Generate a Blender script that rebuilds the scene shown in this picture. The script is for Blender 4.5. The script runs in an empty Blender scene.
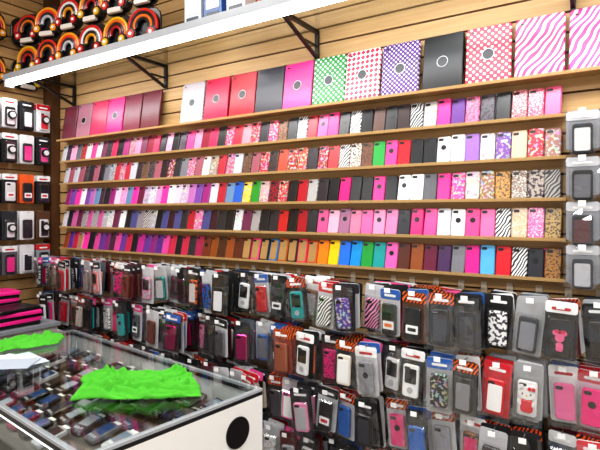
import bpy, math, random
from mathutils import Matrix, Vector, noise
random.seed(7)
H=1.60; D=2.13
scene=bpy.context.scene
scene.view_settings.view_transform='Standard'
try: scene.view_settings.look='Medium High Contrast'
except Exception: pass
scene.view_settings.exposure=0.0

def lin(c): return c/12.92 if c<=0.04045 else ((c+0.055)/1.055)**2.4
def hx(s):
    return (lin(int(s[0:2],16)/255),lin(int(s[2:4],16)/255),lin(int(s[4:6],16)/255),1.0)

# ---------------- materials ----------------
MATS=[];MIDX={}
def newmat(name):
    m=bpy.data.materials.new(name); m.use_nodes=True
    nt=m.node_tree; nt.nodes.clear()
    out=nt.nodes.new('ShaderNodeOutputMaterial')
    MIDX[name]=len(MATS); MATS.append(m)
    return m,nt,out
def N(nt,t,**kw):
    n=nt.nodes.new(t)
    for k,v in kw.items(): setattr(n,k,v)
    return n
def pmat(name,pattern=None,second=(1,1,1,1),rough=0.28,metal=0.0,scale=60,coat=0.0):
    m,nt,out=newmat(name)
    b=N(nt,'ShaderNodeBsdfPrincipled'); nt.links.new(b.outputs[0],out.inputs[0])
    b.inputs['Roughness'].default_value=rough; b.inputs['Metallic'].default_value=metal
    b.inputs['Coat Weight'].default_value=coat
    a=N(nt,'ShaderNodeAttribute',attribute_name='Col')
    col=a.outputs['Color']; sec=None
    if pattern:
        uv=N(nt,'ShaderNodeUVMap'); uv.uv_map='UVMap'
        mask=None
        if pattern=='dots':
            mp=N(nt,'ShaderNodeMapping'); mp.inputs['Scale'].default_value=(scale,scale,scale); mp.inputs['Rotation'].default_value=(0,0,math.radians(45))
            nt.links.new(uv.outputs[0],mp.inputs[0])
            fr=N(nt,'ShaderNodeVectorMath',operation='FRACTION'); nt.links.new(mp.outputs[0],fr.inputs[0])
            sb=N(nt,'ShaderNodeVectorMath',operation='SUBTRACT'); nt.links.new(fr.outputs[0],sb.inputs[0]); sb.inputs[1].default_value=(0.5,0.5,0)
            ml=N(nt,'ShaderNodeVectorMath',operation='MULTIPLY'); nt.links.new(sb.outputs[0],ml.inputs[0]); ml.inputs[1].default_value=(1,1,0)
            ln=N(nt,'ShaderNodeVectorMath',operation='LENGTH'); nt.links.new(ml.outputs[0],ln.inputs[0])
            lt=N(nt,'ShaderNodeMath',operation='LESS_THAN'); nt.links.new(ln.outputs['Value'],lt.inputs[0]); lt.inputs[1].default_value=0.28
            mask=lt.outputs[0]
        elif pattern=='zebra':
            w=N(nt,'ShaderNodeTexWave'); w.inputs['Scale'].default_value=scale; w.inputs['Distortion'].default_value=9; w.inputs['Detail'].default_value=1; w.inputs['Detail Scale'].default_value=0.6
            mp=N(nt,'ShaderNodeMapping'); mp.inputs['Rotation'].default_value=(0,0,math.radians(35))
            nt.links.new(uv.outputs[0],mp.inputs[0]); nt.links.new(mp.outputs[0],w.inputs[0])
            lt=N(nt,'ShaderNodeMath',operation='GREATER_THAN'); nt.links.new(w.outputs['Fac'],lt.inputs[0]); lt.inputs[1].default_value=0.55
            mask=lt.outputs[0]
        elif pattern=='leopard':
            v=N(nt,'ShaderNodeTexVoronoi'); v.inputs['Scale'].default_value=scale
            nt.links.new(uv.outputs[0],v.inputs['Vector'])
            c1=N(nt,'ShaderNodeMath',operation='COMPARE'); nt.links.new(v.outputs['Distance'],c1.inputs[0]); c1.inputs[1].default_value=0.32; c1.inputs[2].default_value=0.12
            mask=c1.outputs[0]
        elif pattern=='glitter':
            v=N(nt,'ShaderNodeTexVoronoi'); v.inputs['Scale'].default_value=scale
            nt.links.new(uv.outputs[0],v.inputs['Vector'])
            sp=N(nt,'ShaderNodeSeparateColor'); nt.links.new(v.outputs['Color'],sp.inputs[0])
            pw=N(nt,'ShaderNodeMath',operation='POWER'); nt.links.new(sp.outputs[0],pw.inputs[0]); pw.inputs[1].default_value=4.0
            mask=pw.outputs[0]
        elif pattern in('floral','multi'):
            n1=N(nt,'ShaderNodeTexNoise'); n1.inputs['Scale'].default_value=scale; n1.inputs['Detail'].default_value=1
            nt.links.new(uv.outputs[0],n1.inputs['Vector'])
            gt=N(nt,'ShaderNodeMath',operation='GREATER_THAN'); nt.links.new(n1.outputs['Fac'],gt.inputs[0]); gt.inputs[1].default_value=0.53
            mask=gt.outputs[0]
            if pattern=='multi':
                v=N(nt,'ShaderNodeTexVoronoi'); v.inputs['Scale'].default_value=scale*.8
                nt.links.new(uv.outputs[0],v.inputs['Vector'])
                hs=N(nt,'ShaderNodeHueSaturation'); hs.inputs['Saturation'].default_value=.6; hs.inputs['Value'].default_value=.8
                nt.links.new(v.outputs['Color'],hs.inputs['Color'])
                m3=N(nt,'ShaderNodeMix',data_type='RGBA'); m3.inputs[0].default_value=.25
                nt.links.new(hs.outputs[0],m3.inputs[6]); nt.links.new(col,m3.inputs[7]); sec=m3.outputs[2]
        elif pattern=='check':
            ck=N(nt,'ShaderNodeTexChecker'); ck.inputs['Scale'].default_value=scale
            mp=N(nt,'ShaderNodeMapping'); mp.inputs['Rotation'].default_value=(0,0,math.radians(45)); mp.inputs['Location'].default_value=(.001,.001,.3)
            nt.links.new(uv.outputs[0],mp.inputs[0]); nt.links.new(mp.outputs[0],ck.inputs[0])
            mask=ck.outputs['Fac']
        mx=N(nt,'ShaderNodeMix',data_type='RGBA')
        nt.links.new(mask,mx.inputs[0]); nt.links.new(col,mx.inputs[6]); mx.inputs[7].default_value=second
        if sec: nt.links.new(sec,mx.inputs[7])
        col=mx.outputs[2]
    nt.links.new(col,b.inputs['Base Color'])
    return m
pmat('plain_plastic')
pmat('polka_dot','dots',(.9,.9,.9,1),scale=130)
pmat('polka_dot_large','dots',(.95,.95,.95,1),scale=52)
pmat('polka_dot_mid','dots',(.85,.85,.9,1),scale=66)
pmat('zebra_print','zebra',(0.01,0.01,0.01,1),scale=28)
pmat('zebra_white','zebra',(0.9,0.84,0.86,1),scale=14)
pmat('leopard_print','leopard',(0.03,0.02,0.015,1),scale=130)
pmat('glitter','glitter',(.9,.9,.9,1),rough=.2,scale=330)
pmat('floral_print','multi',(0.75,0.7,0.7,1),scale=80)
pmat('floral_dark','floral',(0.03,0.02,0.03,1),scale=80)
pmat('checker_print','check',(.95,.95,.95,1),scale=60)
pmat('metal_gloss',rough=.25,metal=.9)
pmat('matte_paper',rough=.7)
def clear(name,fac,rough,haze,tint=(1,1,1,1),hc=(.9,.92,.95,1),grz=.9):
    m,nt,out=newmat(name)
    tr=N(nt,'ShaderNodeBsdfTransparent'); tr.inputs[0].default_value=tint
    gl=N(nt,'ShaderNodeBsdfGlossy'); gl.inputs['Roughness'].default_value=rough
    lw=N(nt,'ShaderNodeLayerWeight'); lw.inputs[0].default_value=.5
    pw=N(nt,'ShaderNodeMath',operation='POWER'); nt.links.new(lw.outputs['Facing'],pw.inputs[0]); pw.inputs[1].default_value=5
    ad=N(nt,'ShaderNodeMath',operation='MULTIPLY_ADD'); nt.links.new(pw.outputs[0],ad.inputs[0]); ad.inputs[1].default_value=grz; ad.inputs[2].default_value=.04+fac
    mx=N(nt,'ShaderNodeMixShader'); nt.links.new(ad.outputs[0],mx.inputs[0]); nt.links.new(tr.outputs[0],mx.inputs[1]); nt.links.new(gl.outputs[0],mx.inputs[2])
    df=N(nt,'ShaderNodeBsdfDiffuse'); df.inputs[0].default_value=hc
    m2=N(nt,'ShaderNodeMixShader'); m2.inputs[0].default_value=haze
    nt.links.new(mx.outputs[0],m2.inputs[1]); nt.links.new(df.outputs[0],m2.inputs[2]); nt.links.new(m2.outputs[0],out.inputs[0])
clear('clear_blister',.01,.04,.002)
clear('clear_film',.07,.05,.005)
clear('counter_glass',.0,.01,.0,(.97,.99,.98,1))
clear('ledge_acrylic',.0,.2,.6,(1,1,1,1),hx('CCA874'))
def wood(name,c1,c2,c3=None,axis='x'):
    m,nt,out=newmat(name)
    b=N(nt,'ShaderNodeBsdfPrincipled'); nt.links.new(b.outputs[0],out.inputs[0]); b.inputs['Roughness'].default_value=.45
    tc=N(nt,'ShaderNodeTexCoord'); mp=N(nt,'ShaderNodeMapping')
    mp.inputs['Scale'].default_value=(1.2,1.2,26) if axis=='x' else (18,18,1)
    nt.links.new(tc.outputs['Object'],mp.inputs[0])
    n1=N(nt,'ShaderNodeTexNoise'); n1.inputs['Scale'].default_value=2.2; n1.inputs['Detail'].default_value=5; nt.links.new(mp.outputs[0],n1.inputs['Vector'])
    r=N(nt,'ShaderNodeValToRGB'); r.color_ramp.elements[0].color=c1; r.color_ramp.elements[1].color=c2
    r.color_ramp.elements[0].position=.3; r.color_ramp.elements[1].position=.7
    nt.links.new(n1.outputs['Fac'],r.inputs[0]); nt.links.new(r.outputs[0],b.inputs['Base Color'])
wood('maple_slat',hx('BE9662'),hx('D0AC7A'))
wood('brown_wood',hx('4A2E1A'),hx('664226'),axis='z')
wood('floor_tile',hx('8E867A'),hx('A29A8C'))
wood('painted_ceiling',hx('D8D8D4'),hx('E4E4E0'))
def emis(name,c,s):
    m,nt,out=newmat(name); e=N(nt,'ShaderNodeEmission'); e.inputs[0].default_value=c; e.inputs[1].default_value=s; nt.links.new(e.outputs[0],out.inputs[0])
emis('tube_glow',(0.93,0.97,1,1),8.0)
emis('panel_glow',(0.97,0.98,1,1),4.0)

m,nt,out=newmat('green_cloth')
b=N(nt,'ShaderNodeBsdfPrincipled'); b.inputs['Roughness'].default_value=.9; b.inputs['Specular IOR Level'].default_value=.1; b.inputs['Base Color'].default_value=hx('58B83C'); nt.links.new(b.outputs[0],out.inputs[0])
nz=N(nt,'ShaderNodeTexNoise'); nz.inputs['Scale'].default_value=300; bp=N(nt,'ShaderNodeBump'); bp.inputs['Strength'].default_value=.5; bp.inputs['Distance'].default_value=.003
nt.links.new(nz.outputs['Fac'],bp.inputs['Height']); nt.links.new(bp.outputs[0],b.inputs['Normal'])

# ---------------- mesh builder ----------------
class MB:
    def __init__(s): s.v=[];s.f=[];s.c=[];s.uv=[];s.m=[]
    uo=0.0
    def mesh(s,M,verts,faces,col,mat):
        i=len(s.v)
        for p in verts: s.v.append(tuple(M@Vector(p)))
        mi=MIDX[mat]
        for f in faces:
            s.f.append([i+k for k in f]); s.c.append(col); s.m.append(mi)
            s.uv.append([(verts[k][0]+s.uo,verts[k][2]+s.uo) for k in f])
    def box(s,M,x0,x1,y0,y1,z0,z1,col,mat='plain_plastic'):
        v=[(x0,y0,z0),(x1,y0,z0),(x1,y1,z0),(x0,y1,z0),(x0,y0,z1),(x1,y0,z1),(x1,y1,z1),(x0,y1,z1)]
        s.mesh(M,v,[(0,3,2,1),(4,5,6,7),(0,1,5,4),(1,2,6,5),(2,3,7,6),(3,0,4,7)],col,mat)
    def slab(s,M,w,h,d,r,col,mat='plain_plastic',b=None,seg=3,back=None):
        if b is None: b=min(d*.45,.003)
        def ring(w,h,r,y):
            P=[]
            for cx,cz,a0 in ((w/2-r,h/2-r,0),(-w/2+r,h/2-r,90),(-w/2+r,-h/2+r,180),(w/2-r,-h/2+r,270)):
                for k in range(seg+1):
                    a=math.radians(a0+90*k/seg); P.append((cx+r*math.cos(a),y,cz+r*math.sin(a)))
            return P
        R=[ring(w,h,r,d/2),ring(w,h,r,-d/2+b),ring(w-2*b,h-2*b,max(r-b,.0005),-d/2)]
        n=len(R[0]); v=R[0]+R[1]+R[2]; F=[]
        for a in range(2):
            for k in range(n):
                k2=(k+1)%n; F.append((a*n+k,a*n+k2,(a+1)*n+k2,(a+1)*n+k)[::-1])
        F.append(tuple(range(2*n,3*n))[::-1]); F.append(tuple(range(n)))
        F=[tuple(reversed(f)) for f in F]
        s.mesh(M,v,F,col,mat)
    def cyl(s,M,r,d,col,mat='plain_plastic',n=16,sx=1,sz=1):
        v=[];F=[]
        for y in (d/2,-d/2):
            for k in range(n):
                a=2*math.pi*k/n; v.append((r*sx*math.cos(a),y,r*sz*math.sin(a)))
        for k in range(n):
            k2=(k+1)%n; F.append((k,k2,n+k2,n+k))
        F.append(tuple(range(n,2*n))); F.append(tuple(range(n))[::-1])
        s.mesh(M,v,F,col,mat)
    def arc(s,M,R,r,a0,a1,n,col,mat='plain_plastic',m=8,sz=1.0):
        v=[];F=[]
        for i in range(n+1):
            a=math.radians(a0+(a1-a0)*i/n)
            for j in range(m):
                t=2*math.pi*j/m; rr=R+r*math.cos(t)
                v.append((rr*math.cos(a),r*math.sin(t),rr*math.sin(a)*sz))
        for i in range(n):
            for j in range(m):
                j2=(j+1)%m; F.append((i*m+j,i*m+j2,(i+1)*m+j2,(i+1)*m+j))
        s.mesh(M,v,F,col,mat)
    def obj(s,name,smooth=False,parent=None):
        me=bpy.data.meshes.new(name)
        me.from_pydata(s.v,[],s.f)
        used=sorted(set(s.m)); mp={u:i for i,u in enumerate(used)}
        for u in used: me.materials.append(MATS[u])
        me.polygons.foreach_set('material_index',[mp[k] for k in s.m])
        ca=me.color_attributes.new('Col','FLOAT_COLOR','CORNER'); fl=[]
        for f,c in zip(s.f,s.c): fl.extend(list(c)*len(f))
        ca.data.foreach_set('color',fl)
        uvl=me.uv_layers.new(name='UVMap'); fu=[]
        for u in s.uv:
            for a in u: fu.extend(a)
        uvl.data.foreach_set('uv',fu)
        if smooth: me.polygons.foreach_set('use_smooth',[True]*len(me.polygons))
        me.update()
        o=bpy.data.objects.new(name,me); scene.collection.objects.link(o)
        if parent: o.parent=parent
        return o
I4=Matrix.Identity(4)
def T(x,y,z): return Matrix.Translation((x,y,z))
def R(a,ax): return Matrix.Rotation(math.radians(a),4,ax)

# ---------------- room ----------------
XL=-3.55; XR=2.2; YF=-4.2; ZC=3.35
def slatwall(name,M,x0,x1):
    mb=MB()
    mb.box(M,x0,x1,.012,.04,0,ZC,hx('6B4A2A'),'brown_wood')
    z=0.0; pitch=.0762
    while z<ZC-.02:
        mb.box(M,x0,x1,0,.012,z,min(z+pitch-.009,ZC),(1,1,1,1),'maple_slat'); z+=pitch
    return mb.obj(name)
slatwall('wall_back',I4,XL,XR)
MLW=T(XL,0,0)@R(90,'Z')
slatwall('wall_left',MLW,YF,0)
mb=MB(); mb.box(I4,XL-.04,XR,YF,.04,-.05,0,(1,1,1,1),'floor_tile'); mb.obj('floor')
mb=MB(); mb.box(I4,XL-.04,XR,YF,.04,ZC,ZC+.05,(1,1,1,1),'painted_ceiling'); mb.obj('ceiling')
mb=MB(); mb.box(I4,XR,XR+.04,YF,.04,0,ZC,(1,1,1,1),'painted_ceiling'); mb.obj('wall_right')
mb=MB(); mb.box(I4,XL,XL+.10,-.07,0,0,ZC,(1,1,1,1),'brown_wood'); mb.obj('trim_1')

# ---------------- case builder ----------------
PAT={'p':'plain_plastic','c':'plain_plastic','d':'polka_dot','z':'zebra_print','l':'leopard_print','g':'glitter','f':'floral_print','k':'floral_dark','h':'checker_print','m':'metal_gloss','b':'plain_plastic','w':'plain_plastic'}
BLK=hx('101012')
def phone_case(mb,M,col,pat,w=.058,h=.114,d=.011):
    mb.uo=random.random()*3
    if pat=='b':
        mb.slab(M,w,h,d,.009,col)
        mb.slab(M@T(0,-d/2-.0004,0),w-.014,h-.018,.001,.006,hx('A88454'),'plain_plastic',b=.0003)
    else:
        mb.slab(M,w,h,d,.009,col,PAT[pat])
    mb.slab(M@T(-w*.22,-d/2-.0004,h*.38),.022,.011,.0014,.005,BLK,b=.0004,seg=3)
    if pat=='c': mb.cyl(M@T(0,-d/2-.0004,h*.08),.011,.0014,BLK,n=14)
def tok(s):
    a,b=s.split(':'); return hx(a),b
rowA="F05A90:p E02A60:g C0203A:g 141418:p 56505A:k E870A0:l 6A3A90:p F03A98:p C0BCB8:f C9C9C9:z 3A2A2A:p 161618:c 5A3A30:p 18181A:p E8E8E8:z 1A1A1A:c F02C88:p F0509A:c C01830:p EEEEEE:z 1A1A1E:p 9A6A4A:l F01868:f 2A2A30:p D83048:f F04A6A:d D82A42:p E83A7A:f 1A1A1C:p"
rowB="A06A60:f D2283A:f D4BCA0:p 7A48A0:f E8E2EA:f 9A6AC0:p F0F0EE:p E4E2E1:c 202024:p 1A1A1E:p D0182A:p F03A90:c 20A040:p 7A4A30:l D6C8BC:l E8E4E4:z D83A40:p A83040:f 2A2226:k C8483A:f A8301A:f D0503A:p 4A3A35:k C03040:f"
rowC="9A9490:z A89A90:k 6A4A2A:g C08A40:l 9A6A4A:f D4C8BC:f F04AA0:f F01A8A:p 5A5A60:p F2F2F2:p EDEDED:c 1A1A1E:p F0208A:c 161618:c 141416:p E8107A:p 141416:p 2A2226:k E8E2E0:z B01828:p 1C1A1C:p C03038:f 901828:k D0A0A0:f 2A9030:p E8C820:f 2A60C0:p"
rowD="B0905A:l E85AA0:g D6B088:g EEEEEE:z F070A8:p F04A90:c F0F0F0:c D4D4DC:p F04A98:p D82078:c 2A2A30:c D880B0:p F090B8:c E860A0:p D880A0:p A06A8A:c E8A8C0:p D84A88:c 1A1A1C:p A01020:p 161618:p B82020:p 2A2A2E:k 1A1A1E:p"
rowE="A07038:l 2A2A30:c EEEEEE:z D81828:p 5AB0E0:p E02090:p 7A7A80:p 4A2A58:p 6A1A3A:p 904A1A:p 5A2A1A:p F060B0:c 109898:p 189838:p 1090D8:p 1A70E0:p F0C818:p F08010:p C84A10:b E01A50:b 202024:b B05018:b 2070B0:b 1A1A1E:b E03A80:b 702010:b 5A2A1A:p 904A20:p 4A2A1A:p 8A4A1A:p 703020:c A02050:p 2A2A30:p"
pool={
'A':"E84A90:p E03A80:f A83A78:p B87080:f 7A3A58:p E090B0:p C82A5A:p 5A4A5A:k C84848:l E8E8E8:f 4A3A42:k E04A90:d 901838:p 1A1A1E:p 6A6A72:p F0A0C0:p 3A5A9A:p C8C8CC:p 1A1A1E:p",
'B':"5A4A4A:k A08A80:f 901830:f 7A5A48:l 3A2A2E:p C8B0B0:z A05A68:p 2A1A1E:p 7A7A80:p B83040:p C05A88:f D8C8C0:d 1A1A1E:p 6A4A6A:k 8A8A92:f C0C0C8:p 2A2A30:p",
'C':"B870B0:p D8C8D8:p 9A2A7A:p F03AA0:p 4A3A42:k 2A2028:p C8A8C8:f B02838:p F060B0:d 6A1A3A:p D0C0B8:z 141416:p 6A8AB0:p E8E8EA:p 7A4AA0:p D8D0E0:f 141416:c",
'D':"2A2A2E:p A8A4A8:f 6A2A4A:p D8D4D8:f 7A4A80:p 3A1A22:p B02030:p C8609A:p 141416:c D0C8C8:z E060A0:f 8A8288:p 161618:p E8E8EA:p 4A4A80:p",
'E':"B82A88:p 8A2A78:p D84A98:p 6A3A90:p C89AB0:b 9A4A2A:p F03AA0:p D8D0D8:f 4A2A3A:p C02A4A:p A06A48:l 1A1A1E:p 5A2A80:p"}
ROWZ=[.36,.205,.05,-.10,-.25]
def ledge(z,depth,x0=-3.36,x1=-.17):
    mb=MB()
    mb.box(I4,x0,x1,-depth,-.0005,z-.004,z,hx('E8D8B8'),'ledge_acrylic')
    mb.box(I4,x0,x1,-depth-.003,-depth,z-.005,z+.008,hx('E8D8B8'),'ledge_acrylic')
    mb.obj('display_ledge')
for k,(rz,rs,key) in enumerate(zip(ROWZ,(rowA,rowB,rowC,rowD,rowE),'ABCDE')):
    z=H+rz; ledge(z,.060)
    mb=MB(); toks=rs.split(); pl=pool[key].split()
    x=-.215; i=0; last=None
    while x>-3.33:
        t=toks[i] if i<len(toks) else random.choice([q for q in pl if q!=last]); last=t
        c,p=tok(t)
        hh=.118+random.uniform(-.004,.004)
        lean=13
        M=T(x,-.051,z+.0025)@R(random.uniform(-6,3),'Z')@R(-lean,'X')@R(random.uniform(-1.2,1.2),'Y')@T(0,0,hh/2)
        phone_case(mb,M,c,p,h=hh,w=.0560)
        if random.random()<.5:
            c2,p2=tok(random.choice(pl))
            phone_case(mb,T(x-.006,-.036,z+.003)@R(-lean,'X')@T(0,0,hh/2),c2,p2,h=hh*.98,d=.009)
        x-=.0585 if i<30 else random.uniform(.051,.061); i+=1
    mb.obj('phone_cases')

zt=H+.51; ledge(zt,.082,-3.36,.35)
tabs=[(.10,'F03A90','zebra_white',0),(-.075,'F0308A','zebra_white',0),(-.26,'F01C78','zebra_white',0),(-.445,'D81840','polka_dot_large',1),(-.628,'161618','plain_plastic',1),
(-.815,'5A2080','polka_dot_mid',1),(-.997,'E0103E','checker_print',1),(-1.172,'108A30','polka_dot_large',1),(-1.35,'F03A90','plain_plastic',1),(-1.523,'3A3840','plain_plastic',0),
(-1.70,'B8102A','plain_plastic',1),(-1.886,'D01848','plain_plastic',1),(-2.07,'A8989C','polka_dot_mid',1),
(-2.42,'6A1A2A','plain_plastic',0),(-2.59,'7A2038','plain_plastic',0),(-2.76,'E82A80','plain_plastic',1),(-2.925,'D02A5A','plain_plastic',0),(-3.09,'A87080','plain_plastic',1),(-3.255,'6A2A3A','plain_plastic',0)]
for x,c,mt,logo in tabs:
    mb=MB(); mb.uo=random.random()
    w=.172 if x>-2.2 else .155; h=.238
    M=T(x,-.060,zt+.004)@R(random.uniform(-4,2),'Z')@R(-8,'X')@T(0,0,h/2)
    mb.slab(M,w,h,.016,.012,hx(c),mt)
    mb.slab(M@T(0,.0095,0),w-.006,h-.006,.004,.01,hx('222226'))
    if logo:
        mb.cyl(M@T(0,-.0085,.0),.024,.003,hx('E8E8EC'),n=24)
        mb.cyl(M@T(0,-.0095,.0),.021,.003,BLK,n=24)
    mb.slab(M@T(-w*.36,-.0085,h*.41),.014,.008,.002,.0038,BLK,seg=2,b=.0005)
    mb.obj('tablet_case')

# ---------------- hanging packages ----------------
def film(mb,M,w,h,y,amp):
    nx,nz=4,7; v=[];F=[]
    for j in range(nz+1):
        for i in range(nx+1):
            e=1 if 0<i<nx and 0<j<nz else 0
            v.append((-w/2+w*i/nx,y-random.uniform(0,amp)-e*.002,-h*j/nz))
    for j in range(nz):
        for i in range(nx):
            a=j*(nx+1)+i
            if random.random()<.5: F+= [(a,a+1,a+nx+2),(a,a+nx+2,a+nx+1)]
            else: F+= [(a,a+1,a+nx+1),(a+1,a+nx+2,a+nx+1)]
    mb.mesh(M,v,F,(1,1,1,1),'clear_film')
def package(mb,M,st,clearfront=True,sc=1.1,fl=False):
    M=M@Matrix.Scale(sc,4)
    w=st.get('w',.088); h=st.get('h',.178); hd=.036
    mb.uo=random.random()*2
    mb.slab(M@T(0,.002,-h/2+.012),w,h,.0015,.006,st['card'],st.get('cmat','matte_paper'),b=.0004,seg=1)
    if st.get('head'):
        mb.slab(M@T(0,.0,-hd/2+.010),w,hd,.0016,.005,st['head'],st.get('hmat','matte_paper'),b=.0004,seg=1)
        mb.slab(M@T(0,-.0014,-hd/2+.006),w*.6,.009,.001,.003,hx('F4F4F4') if st['head'][0]<.8 or st['head'][1]<.5 else hx('C01828'),'matte_paper',b=.0003,seg=1)
    cz=-hd-.062
    Mc=M@T(0,-.0085,cz)
    ds=st.get('design')
    cc,cp=st['case']
    phone_case(mb,Mc,cc,cp,d=.010)
    if ds=='kitty':
        K=Mc@T(0,-.008,.02); W=hx('F8F8F8')
        mb.cyl(K,.026,.008,W,n=20,sz=.78)
        for sx in(-1,1):
            mb.cyl(K@T(sx*.018,0,.016)@R(sx*-30,'Y'),.008,.008,W,n=8,sz=1.3)
            mb.cyl(K@T(sx*.012,-.0045,-.002),.002,.002,BLK,n=8,sz=1.6)
        mb.cyl(K@T(0,-.0045,-.007),.0025,.002,hx('F2C020'),n=8)
        for sx in(-1,1): mb.cyl(K@T(.014+sx*.006,-.005,.016),.006,.004,hx('E01830'),n=10)
        mb.slab(Mc@T(0,-.008,-.022),.036,.042,.008,.01,hx('E01830'))
        for sx in(-1,1): mb.cyl(Mc@T(sx*.02,-.008,-.012)@R(sx*40,'Y'),.006,.007,W,n=10,sz=1.8)
    elif ds=='mouse':
        P=hx('F06A9A')
        mb.cyl(Mc@T(0,-.006,.0),.013,.002,P); mb.cyl(Mc@T(-.012,-.006,.015),.008,.002,P); mb.cyl(Mc@T(.012,-.006,.015),.008,.002,P)
        for sx in(-1,1): mb.cyl(Mc@T(sx*.008,-.0075,.02),.007,.002,hx('E02050'),n=10,sz=.7)
        mb.slab(Mc@T(0,-.006,-.028),.02,.026,.002,.006,P)
    elif ds=='player':
        mb.slab(Mc@T(0,-.006,.018),.042,.052,.002,.004,BLK)
        mb.cyl(Mc@T(0,-.006,-.032),.011,.002,hx('B8B8BC'),n=16)
    elif ds=='label':
        mb.slab(Mc@T(0,-.006,-.02),.045,.03,.001,.003,hx('F2F2F2'),'matte_paper',b=.0003)
        mb.slab(Mc@T(0,-.0068,-.02),.03,.012,.001,.003,st.get('lab',hx('D02030')),'matte_paper',b=.0003)
    elif ds=='inner':
        mb.slab(Mc@T(0,-.0058,-.004),.045,.088,.0015,.006,st.get('inn',hx('6A6A70')),st.get('imat','plain_plastic'),b=.0004)
    if clearfront:
        mb.slab(M@T(0,-.011,cz),.074,.130,.026,.008,(1,1,1,1),'clear_blister',b=.007,seg=2)
    if fl: film(mb,M@T(0,0,.008),w+.010,h+.006,-.026,.009)
cards=['101012','141417','C8C8CC','A9ABAF','2E2E32','1A1A20','B8B8BC','1A1A1C','D8D8D8','0C0C0E','58606A','C8CCD0','2A2428','101012','D0D0D4','5A1218']
heads=[None]*7+['E8541A','C8101E','F4F4F4','18181A','E0E0E0','E8541A','2A2A30','C8101E','F0509A','2A60B0']
casec=['101012','101012','16161A','202028','5A5A60','E0E0E4','E8E8E8','4A3028','6A2A1A','101012','1A1A20','A8AAB0','E0187A','F0509A','C01028','5A3A90','2A2A30','A06A3A','2A2A30','D8C8B8','1A60B0','C01028','20A0A0','E86A18','F2F2F2','E890B8','101012','8A8C92']
def rstyle():
    hc=random.choice(heads)
    st={'card':hx(random.choice(cards)),'case':(hx(random.choice(casec)),random.choice('pppcpcpmzlgfkpdp'))}
    if hc:
        st['head']=hx(hc)
        if hc=='E8541A': st['hmat']='zebra_print'
    r=random.random()
    if r<.24: st['design']='inner'; st['inn']=hx(random.choice(['101014','7A7A80','F2F2F2','2A2A30','101010','B8B8BC','E01870','D8D8DA']))
    elif r<.40: st['design']='label'; st['lab']=hx(random.choice(['D02030','1A1A1A','1A4AB0','E87A20']))
    elif r<.50: st['design']='player'
    st['w']=random.choice([.080,.086,.092]); st['h']=random.choice([.17,.178,.190])
    return st
def S(card,case,pat,head=None,design=None,**k):
    d={'card':hx(card),'case':(hx(case),pat)}
    if head:
        d['head']=hx(head)
        if head=='E8641A': d['hmat']='zebra_print'
    if design: d['design']=design
    for a,b in k.items(): d[a]=hx(b)
    return d
PX=.100; X0=.33
special={
(0,3):S('1A1A1C','101012','l',None,None),(0,4):S('1A1A1C','161618','l','1A1A1C',None),(0,5):S('131315','161618','p','F2F2F2','mouse'),(0,6):S('A8AAAC','2A2A2E','p',None,'inner',inn='8A8A90'),
(0,7):S('101012','F2F2F2','k','1A1A1C',None),(0,8):S('101012','1A1A1C','p','18181A','inner',inn='3A3A40'),(0,9):S('1C1C1E','16161A','p','E8641A','inner',inn='3A3A40'),
(0,10):S('5A3A2A','141416','p','E8641A','label',lab='1A1A1A'),(0,15):S('F2F2F2','6A4A3A','p','F4F4F4','inner',inn='8A8A90'),(0,19):S('18181A','F6F6F6','p',None,'player'),
(1,3):S('F2F2F2','F01E80','d','D01E2E',None),(1,4):S('E8C8D8','F01E80','c','D01E2E',None),(1,5):S('E2E2E2','F070A8','p','F2F2F2',None),(1,6):S('A8AAAC','F2F2F2','p',None,'kitty'),
(1,7):S('D01E2E','D01E2E','p','D01E2E','inner',inn='F2F2F2'),(1,8):S('1A1A1E','1A1A1E','p','E8641A','inner',inn='8A8A90'),
(1,10):S('1A1A1C','F4F4F4','p','F4F4F4','player'),(1,12):S('C8CACC','8A8A90','c','F4F4F4',None),(1,13):S('2A2A2E','E8E0D0','p','E8641A','inner',inn='F2F2F2'),
(1,16):S('8A3A2A','A05A3A','p','E8641A',None),(2,11):S('D8D8DC','E01878','c','E8641A',None),(2,12):S('18181A','18181A','p','18181A','inner',inn='3A3A40'),
(2,9):S('C8CACC','8A8A92','p','E8641A',None),(2,4):S('F2F2F2','F04A98','p','D01E2E',None),
}
HR=[.31,.54,.77,1.00,1.23]
for r,hr in enumerate(HR):
    mb=MB()
    z=H-hr
    for c in range(38):
        x=X0-PX*c+random.uniform(-.010,.010)
        if x<-3.30: continue
        dep=random.uniform(.17,.30)
        mb.box(I4,x-.002,x+.002,-dep-.03,-.001,z+.004,z+.008,hx('D8D8DC'),'metal_gloss')
        mb.box(I4,x-.012,x+.012,-.006,-.001,z-.02,z+.03,hx('D8CCB8'),'plain_plastic')
        mb.box(I4,x-.012,x+.012,-dep-.033,-dep-.03,z-.004,z+.014,hx('F6F6F6'),'matte_paper')
        st=special.get((r,c)) or rstyle()
        n=random.choice([4,4,5,6])
        y=-dep
        zj=random.uniform(-.012,.008)
        for k in range(n):
            if y>-.04: break
            ss=st if (k==0 or random.random()<.35) else rstyle()
            M=T(x,y,z+zj*(k==0))@R(random.uniform(-15,9) if (r,c) not in special else -2,'Z')@R(random.uniform(-6,6),'Y')@R(random.uniform(-2,3),'X')
            package(mb,M,ss,clearfront=(k<3),fl=(k<2 and random.random()<.65))
            y+=random.uniform(.028,.04)
    mb.obj('hanging_phone_case_packages')
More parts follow.
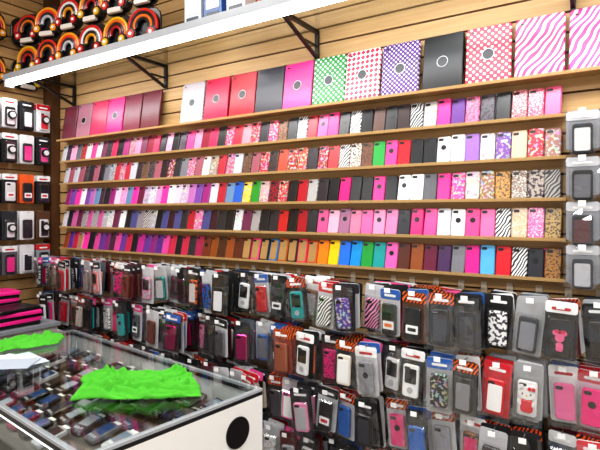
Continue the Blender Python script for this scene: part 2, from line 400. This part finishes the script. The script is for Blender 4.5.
for r,rz in enumerate([.355,.19,.03,-.125]):
    mb=MB(); z=H+rz
    for x in (-.115,.01,.13,.25):
        y=-.09
        mb.box(I4,x-.002,x+.002,y-.03,-.001,z+.004,z+.008,hx('D8D8DC'),'metal_gloss')
        mb.box(I4,x-.012,x+.012,y-.033,y-.03,z-.006,z+.014,hx('F6F6F6'),'matte_paper')
        for k in range(2):
            st=S('8E9096',random.choice(['16161A','141416','2A2A30']),'c','C8C8CC','inner',inn=['E2E2E2','6A6A70','5A2A2A','C0C0C4'][r])
            st['h']=.15; st['w']=.095
            M=T(x,y+k*.035,z)@Matrix.Diagonal((1,1,.84,1))
            package(mb,M,st,True,fl=(k==0))
    mb.obj('hanging_phone_case_packages')

# ---------------- top shelf with fluorescent fixture ----------------
zs=H+.90
mb=MB(); mb.box(I4,-3.42,1.9,-.41,-.002,zs,zs+.008,(1,1,1,1),'counter_glass'); mb.obj('upper_glass_shelf')
mb=MB()
xa,xb=-3.43,1.2
mb.box(I4,xa,xb,-.405,-.352,zs-.022,zs-.0002,hx('C8CCD0'))
mb.box(I4,xa,xb,-.414,-.4105,zs-.026,zs+.012,hx('A8ACB2'))
v=[];F=[];n=12
for xx in (xa+.02,xb-.02):
    for k in range(n):
        a=2*math.pi*k/n; v.append((xx,-.378+.019*math.cos(a),zs-.042+.019*math.sin(a)))
for k in range(n):
    k2=(k+1)%n; F.append((k,k2,n+k2,n+k))
mb.mesh(I4,v,F,(1,1,1,1),'tube_glow')
for xx in (xa,xb-.02): mb.box(I4,xx,xx+.02,-.405,-.352,zs-.066,zs-.022,hx('E8ECF0'))
mb.obj('fluorescent_light_fixture')
def strut(mb,p,q,t,col,mat='plain_plastic'):
    p=Vector(p);q=Vector(q); d=q-p; L=d.length
    M=T(*p)@d.to_track_quat('Z','Y').to_matrix().to_4x4()
    mb.box(M,-t,t,-t,t,0,L,col,mat)
for xx in (-3.26,-2.33,-1.26,-.15,.9):
    mb=MB(); K=hx('141416')
    strut(mb,(xx,-.012,zs-.145),(xx,-.012,zs-.002),.009,K)
    strut(mb,(xx,-.345,zs-.010),(xx,-.012,zs-.010),.009,K)
    strut(mb,(xx,-.012,zs-.138),(xx,-.32,zs-.015),.007,K)
    strut(mb,(xx,-.012,zs-.08),(xx,-.13,zs-.08),.005,K)
    mb.obj('shelf_bracket')

def headphone_pack(mb,M,cols,s=1.0):
    mb.slab(M@T(0,.02,.10*s),.20*s,.20*s,.012,.06*s,hx('1A1A1E'),b=.003)
    R0=.085*s
    for i,c in enumerate(cols):
        mb.arc(M@T(0,0,.095*s),R0-i*.016*s,.0095*s,-20,200,18,hx(c),sz=1.0)
    for sx in (-1,1):
        mb.cyl(M@T(sx*.062*s,-.004,.05*s),.032*s,.03,hx('1C1C20'),n=18)
        mb.cyl(M@T(sx*.062*s,-.022,.05*s),.022*s,.008,hx(cols[0]),n=18)
        mb.cyl(M@T(sx*.062*s,-.027,.05*s),.010*s,.004,hx('E8E8E8'),n=12)
    mb.slab(M@T(0,-.01,.02*s),.10*s,.03*s,.02,.008,hx('D8D0C8'),b=.003)
hc=[('D8A81E','D0601E','1A1A1A','A01818'),('C82A1E','1A1A1E','E0701E','1A1A1A'),('E8981E','D83A1E','2A2A30','B8B8BC'),('C01818','D8D8DA','1A1A1E','D8901E')]
x=-3.28;i=0
while x<-1.95:
    for lvl in range(2):
        mb=MB()
        headphone_pack(mb,T(x,-.33,zs+.0095+lvl*.203)@R(random.uniform(5,20),'Z'),hc[(i+lvl)%4])
        mb.obj('headphone_package')
    x+=.225;i+=1
for x,c in ((-1.75,'C8D0D8'),(-1.62,'2A5AA0'),(-1.48,'D8DCE0'),(-1.3,'C8381A'),(-1.15,'E2E2E2')):
    mb=MB(); mb.slab(T(x,-.33,zs+.0095+.08),.11,.16,.08,.006,hx(c),b=.002)
    mb.slab(T(x,-.371,zs+.0095+.09),.08,.07,.002,.006,hx('F2F2F2'),b=.0004); mb.slab(T(x,-.371,zs+.0095+.03),.08,.02,.002,.006,hx('203040'),b=.0004)
    mb.obj('accessory_box')

# ---------------- left wall goods ----------------
def LW(y,z,dep): return T(XL+dep,y,z)@R(90,'Z')
for y in (-.22,-.46,-.72):
    for z,cc in ((H+.86,('F0C818','2A6AB0','E87818','D82020')),(H+1.15,hc[1])):
        mb=MB(); headphone_pack(mb,LW(y,z,.06),cc if y!=-.46 else hc[2])
        mb.box(LW(y,z+.19,0),-.003,.003,-.05,-.001,0,.004,hx('D8D8DC'),'metal_gloss')
        mb.obj('headphone_package')
mbl=MB()
rows_l=[(H+.75,['E8E8EA','1A1A1E','D8D8DA','D81828'],'lens'),(H+.52,['141416','E2E2E2','18181A','F2F2F2'],'lens'),(H+.25,['1A1A1E','E8601E','1A1A1E','C81828'],'label'),(H+.0,['5A3A22','E8E8EA','2A2A30','E83A80'],'lens'),(H-.23,['98A0A8','D8D8DA','5A5C62','E8E8EA'],'inner')]
for z,cl,ds in rows_l:
    for j in range(8):
        y=-.145-j*.115
        st=S(cl[j%len(cl)],random.choice(['D8D8DA','1A1A1E','F2F2F2','1A1A1E']),'p',random.choice(['C8101E',None,'E8E8E8','1A1A1E']),'inner' if ds!='label' else 'label',inn=random.choice(['2A2A30','E8E8EA','D81828','E83A90']))
        st['w']=.09
        for k in range(2):
            package(mbl,LW(y,z,.13-k*.04),st,True)
        if ds=='lens' and j%2==0:
            mbl.cyl(LW(y,z-.10,.162),.028,.012,hx('141416'),n=20)
            mbl.cyl(LW(y,z-.10,.170),.018,.004,hx('D8D8D8'),n=20)
        mbl.box(LW(y,z+.004,0),-.002,.002,-.16,-.001,0,.004,hx('D8D8DC'),'metal_gloss')
mbl.obj('hanging_accessory_packages')

# ---------------- glass counter ----------------
ang=math.degrees(math.atan2(.123,-.9924))
CM=T(-1.07,-.71,0)@R(ang,'Z'); CT=H-.62; CL=1.40; CW=.66
root=bpy.data.objects.new('glass_display_counter',None); scene.collection.objects.link(root)
WH=hx('F2F2F0'); DK=hx('2A2A2E')
mb=MB(); mb.box(CM,.03,CL-.03,.02,CW-.02,0,.10,DK); mb.obj('plinth',parent=root)
mb=MB(); mb.box(CM,.021,CL,.0,CW,.10,.42,WH); mb.obj('cabinet',parent=root)
mb=MB(); mb.box(CM,0,.02,0,CW,.0,CT-.024,WH)
mb.obj('end_panel',parent=root)
mb=MB(); MP=CM@T(-.002,.12,CT-.118)@R(-90,'Z')
mb.cyl(MP,.052,.004,BLK,n=40); mb.cyl(CM@T(-.002,.46,CT-.118)@R(-90,'Z'),.052,.004,BLK,n=40); mb.obj('round_sticker',parent=root)
mb=MB(); mb.box(CM,.021,CL,0,.012,.42,CT-.024,hx('D0D0D0')); mb.obj('rear_door',parent=root)
mb=MB(); mb.box(CM,CL-.012,CL,.013,CW,.421,CT-.024,hx('B8B8BC')); mb.obj('far_panel',parent=root)
mb=MB(); mb.box(CM,.021,CL-.013,CW-.007,CW-.001,.421,CT-.024,(1,1,1,1),'counter_glass'); mb.obj('front_glass',parent=root)
mb=MB()
for (a,b2,c,d) in ((0,CL,0,.016),(0,CL,CW-.016,CW),(0,.016,.016,CW-.016),(CL-.016,CL,.016,CW-.016)):
    mb.box(CM,a,b2,c,d,CT-.024,CT-.010,hx('1A1C20'))
    mb.box(CM,a-.002 if a==0 else a,b2,c,d,CT-.010,CT-.001,hx('A8ACB2'))
mb.obj('metal_frame',parent=root)
mb=MB(); mb.box(CM,.003,CL-.003,.003,CW-.003,CT-.0008,CT+.006,(1,1,1,1),'counter_glass'); mb.obj('glass_top',parent=root)
mb=MB()
for zz in (CT-.11,CT-.34): mb.box(CM,.022,CL-.014,.014,CW-.010,zz-.008,zz,hx('6A6864'),'plain_plastic')
mb.obj('inner_shelves',parent=root)
mb=MB()
mb.box(CM,.03,CL-.03,CW-.03,CW-.018,CT-.045,CT-.031,hx('D8D8D8')); mb.box(CM,.04,CL-.04,CW-.032,CW-.020,CT-.052,CT-.045,(1,1,1,1),'panel_glow')  # unseen glow strip and housing, added to brighten the counter interior
mb.obj('added_case_light',parent=root)
mb=MB()
for j in range(13):
    for i in range(5):
        xx=.085+j*.100; yy=.080+i*.122
        if random.random()<.06: continue
        MM=CM@T(xx,yy,CT-.11+.022)@R(180+random.uniform(-10,10),'Z')@R(-78,'X')@Matrix.Scale(1.12,4)
        c=hx(random.choice(['101014','18181A','18181A','2A2A2E','A8AAAE','D2D2D2','3A3A42','6A6A70','802848','141416']))
        mb.slab(MM,.052,.086,.013,.009,c)
        mb.slab(MM@T(0,-.0070,.010),.042,.048,.001,.003,hx(random.choice(['26323E','101418','2A4A7A','3A2A2A','7A8898','A8B0B8'])),b=.0003)
        for q in range(3): mb.slab(MM@T((q-1)*.013,-.0070,-.028),.009,.010,.001,.003,hx('B8B8BC'),b=.0003,seg=1)
        if random.random()<.5: mb.box(CM,xx-.02,xx+.015,yy-.058,yy-.044,CT-.074,CT-.073,hx('F6F6F0'),'matte_paper')
mb.obj('mobile_phones',parent=root)

def cloth(name,corners,z0,hgt,seed,nx=60,ny=34,mat='green_cloth'):
    a,b2,c,d=[Vector(p) for p in corners]
    mb=MB(); v=[];F=[]
    for j in range(ny+1):
        for i in range(nx+1):
            s=i/nx;t=j/ny
            p=(a*(1-s)+b2*s)*(1-t)+(d*(1-s)+c*s)*t
            e=noise.noise(Vector((s*3+seed,t*3,1.3)))*.03
            e2=noise.noise(Vector((s*4+seed,t*2,7.3)))*.03
            edge=min(s,1-s,t,1-t); m=min(1,edge*8)
            wv=noise.noise(Vector((s*1.8+seed,t*1.8,5)))*1.3
            r1=1-abs(math.sin((t*2.6+s*1.6+wv)*math.pi))**.55     # sharp ridges
            r2=max(0,1-abs(noise.noise(Vector((s*5+t*3+seed,t*7-s*4,3))))*5)
            f3=noise.noise(Vector((s*1.6+seed,t*1.8,4)))
            z=z0+.004+ hgt*(.12+.75*r1+.40*r2+.35*f3)*(m**.5) + .005*abs(noise.noise(Vector((s*16,t*16,seed))))
            v.append((p.x+e,p.y+e2,max(z,z0+.003)))
    w=nx+1
    for j in range(ny):
        for i in range(nx):
            F.append((j*w+i,j*w+i+1,(j+1)*w+i+1,(j+1)*w+i))
    mb.mesh(I4,v,F,(1,1,1,1),mat)
    o=mb.obj(name,smooth=True)
    md=o.modifiers.new('thick','SOLIDIFY'); md.thickness=.002; md.offset=1
    return o
zt2=CT+.006
cloth('green_cloth',[(-1.49,-1.16,0),(-1.17,-.90,0),(-1.34,-.77,0),(-1.68,-.98,0)],zt2,.042,2.1,130,90)
cloth('green_cloth',[(-2.30,-1.02,0),(-2.22,-.78,0),(-2.36,-.66,0),(-2.42,-.98,0)],zt2,.03,5.4,50,40)
mb=MB()
for k,(dx,dy,a,c) in enumerate(((0,0,12,'D2D4D8'),(.03,.02,-8,'BCC8D4'),(-.02,-.03,25,'D6D6D6'),(.05,-.05,40,'A8B4C0'))):
    M=T(-2.12+dx,-1.03+dy,zt2+.002+k*.0022)@R(a,'Z'); mb.box(M,-.105,.105,-.07,.07,0,.0015,hx(c),'matte_paper')
mb.obj('paper_stack')

# ---------------- second counter by left wall ----------------
root=bpy.data.objects.new('side_counter',None); scene.collection.objects.link(root)
c2t=.96
mb=MB(); mb.box(I4,-3.35,-2.80,-1.9,-.42,0,c2t-.02,hx('B8B4AC')); mb.obj('cabinet',parent=root)
mb=MB(); mb.box(I4,-3.36,-2.78,-1.92,-.41,c2t-.019,c2t,hx('8A8E94')); mb.obj('top',parent=root)
for (x,y,n,cols) in ((-3.2,-.60,8,('141416','E8288A')),(-2.93,-.62,5,('141416','E8288A')),(-3.2,-.92,7,('1A1A1E','F03A9A')),(-2.93,-.93,6,('26262A','E8288A')),(-2.93,-1.24,4,('26262A','141416'))):
    mb=MB()
    for k in range(n):
        M=T(x+random.uniform(-.01,.01),y+random.uniform(-.01,.01),c2t+.012+k*.0205)@R(random.uniform(-8,8),'Z')@R(-90,'X')
        mb.slab(M@R(180,'Y'),.20,.26,.019,.02,hx(cols[k%2]),b=.005)
    mb.obj('laptop_sleeve_stack')

# ---------------- lights ----------------
def area(name,loc,rot,sx,sy,p,c=(1,1,1)):
    l=bpy.data.lights.new(name,'AREA'); l.shape='RECTANGLE'; l.size=sx; l.size_y=sy; l.energy=p; l.color=c
    o=bpy.data.objects.new(name,l); o.location=loc; o.rotation_euler=rot; scene.collection.objects.link(o)
for (x,y) in ((-2.4,-1.5),(-.6,-1.5),(1.0,-1.5),(-2.4,-3.1),(-.6,-3.1),(1.0,-3.1)):
    mb=MB(); mb.box(T(x,y,ZC),-.6,.6,-.15,.15,-.04,-.001,hx('F2F2F2'))
    mb.box(T(x,y,ZC),-.57,.57,-.12,.12,-.045,-.041,(1,1,1,1),'panel_glow'); mb.obj('ceiling_light')
    area('ceiling_lamp',(x,y,ZC-.06),(0,0,0),1.1,.24,23,(1,.995,.98))
area('tube_lamp',((xa+xb)/2,-.378,zs-.075),(math.radians(12),0,0),xb-xa,.06,11,(.97,.98,1))
w=bpy.data.worlds.new('World'); scene.world=w; w.use_nodes=True
w.node_tree.nodes['Background'].inputs[0].default_value=(.97,.98,1,1); w.node_tree.nodes['Background'].inputs[1].default_value=.48

cam=bpy.data.cameras.new('Camera'); co=bpy.data.objects.new('Camera',cam); scene.collection.objects.link(co)
cam.sensor_width=36; cam.lens=30; cam.shift_y=-.02; cam.clip_start=.05
co.location=(0,-D,H); co.rotation_euler=(math.radians(90),0,math.radians(32.7))
scene.camera=co
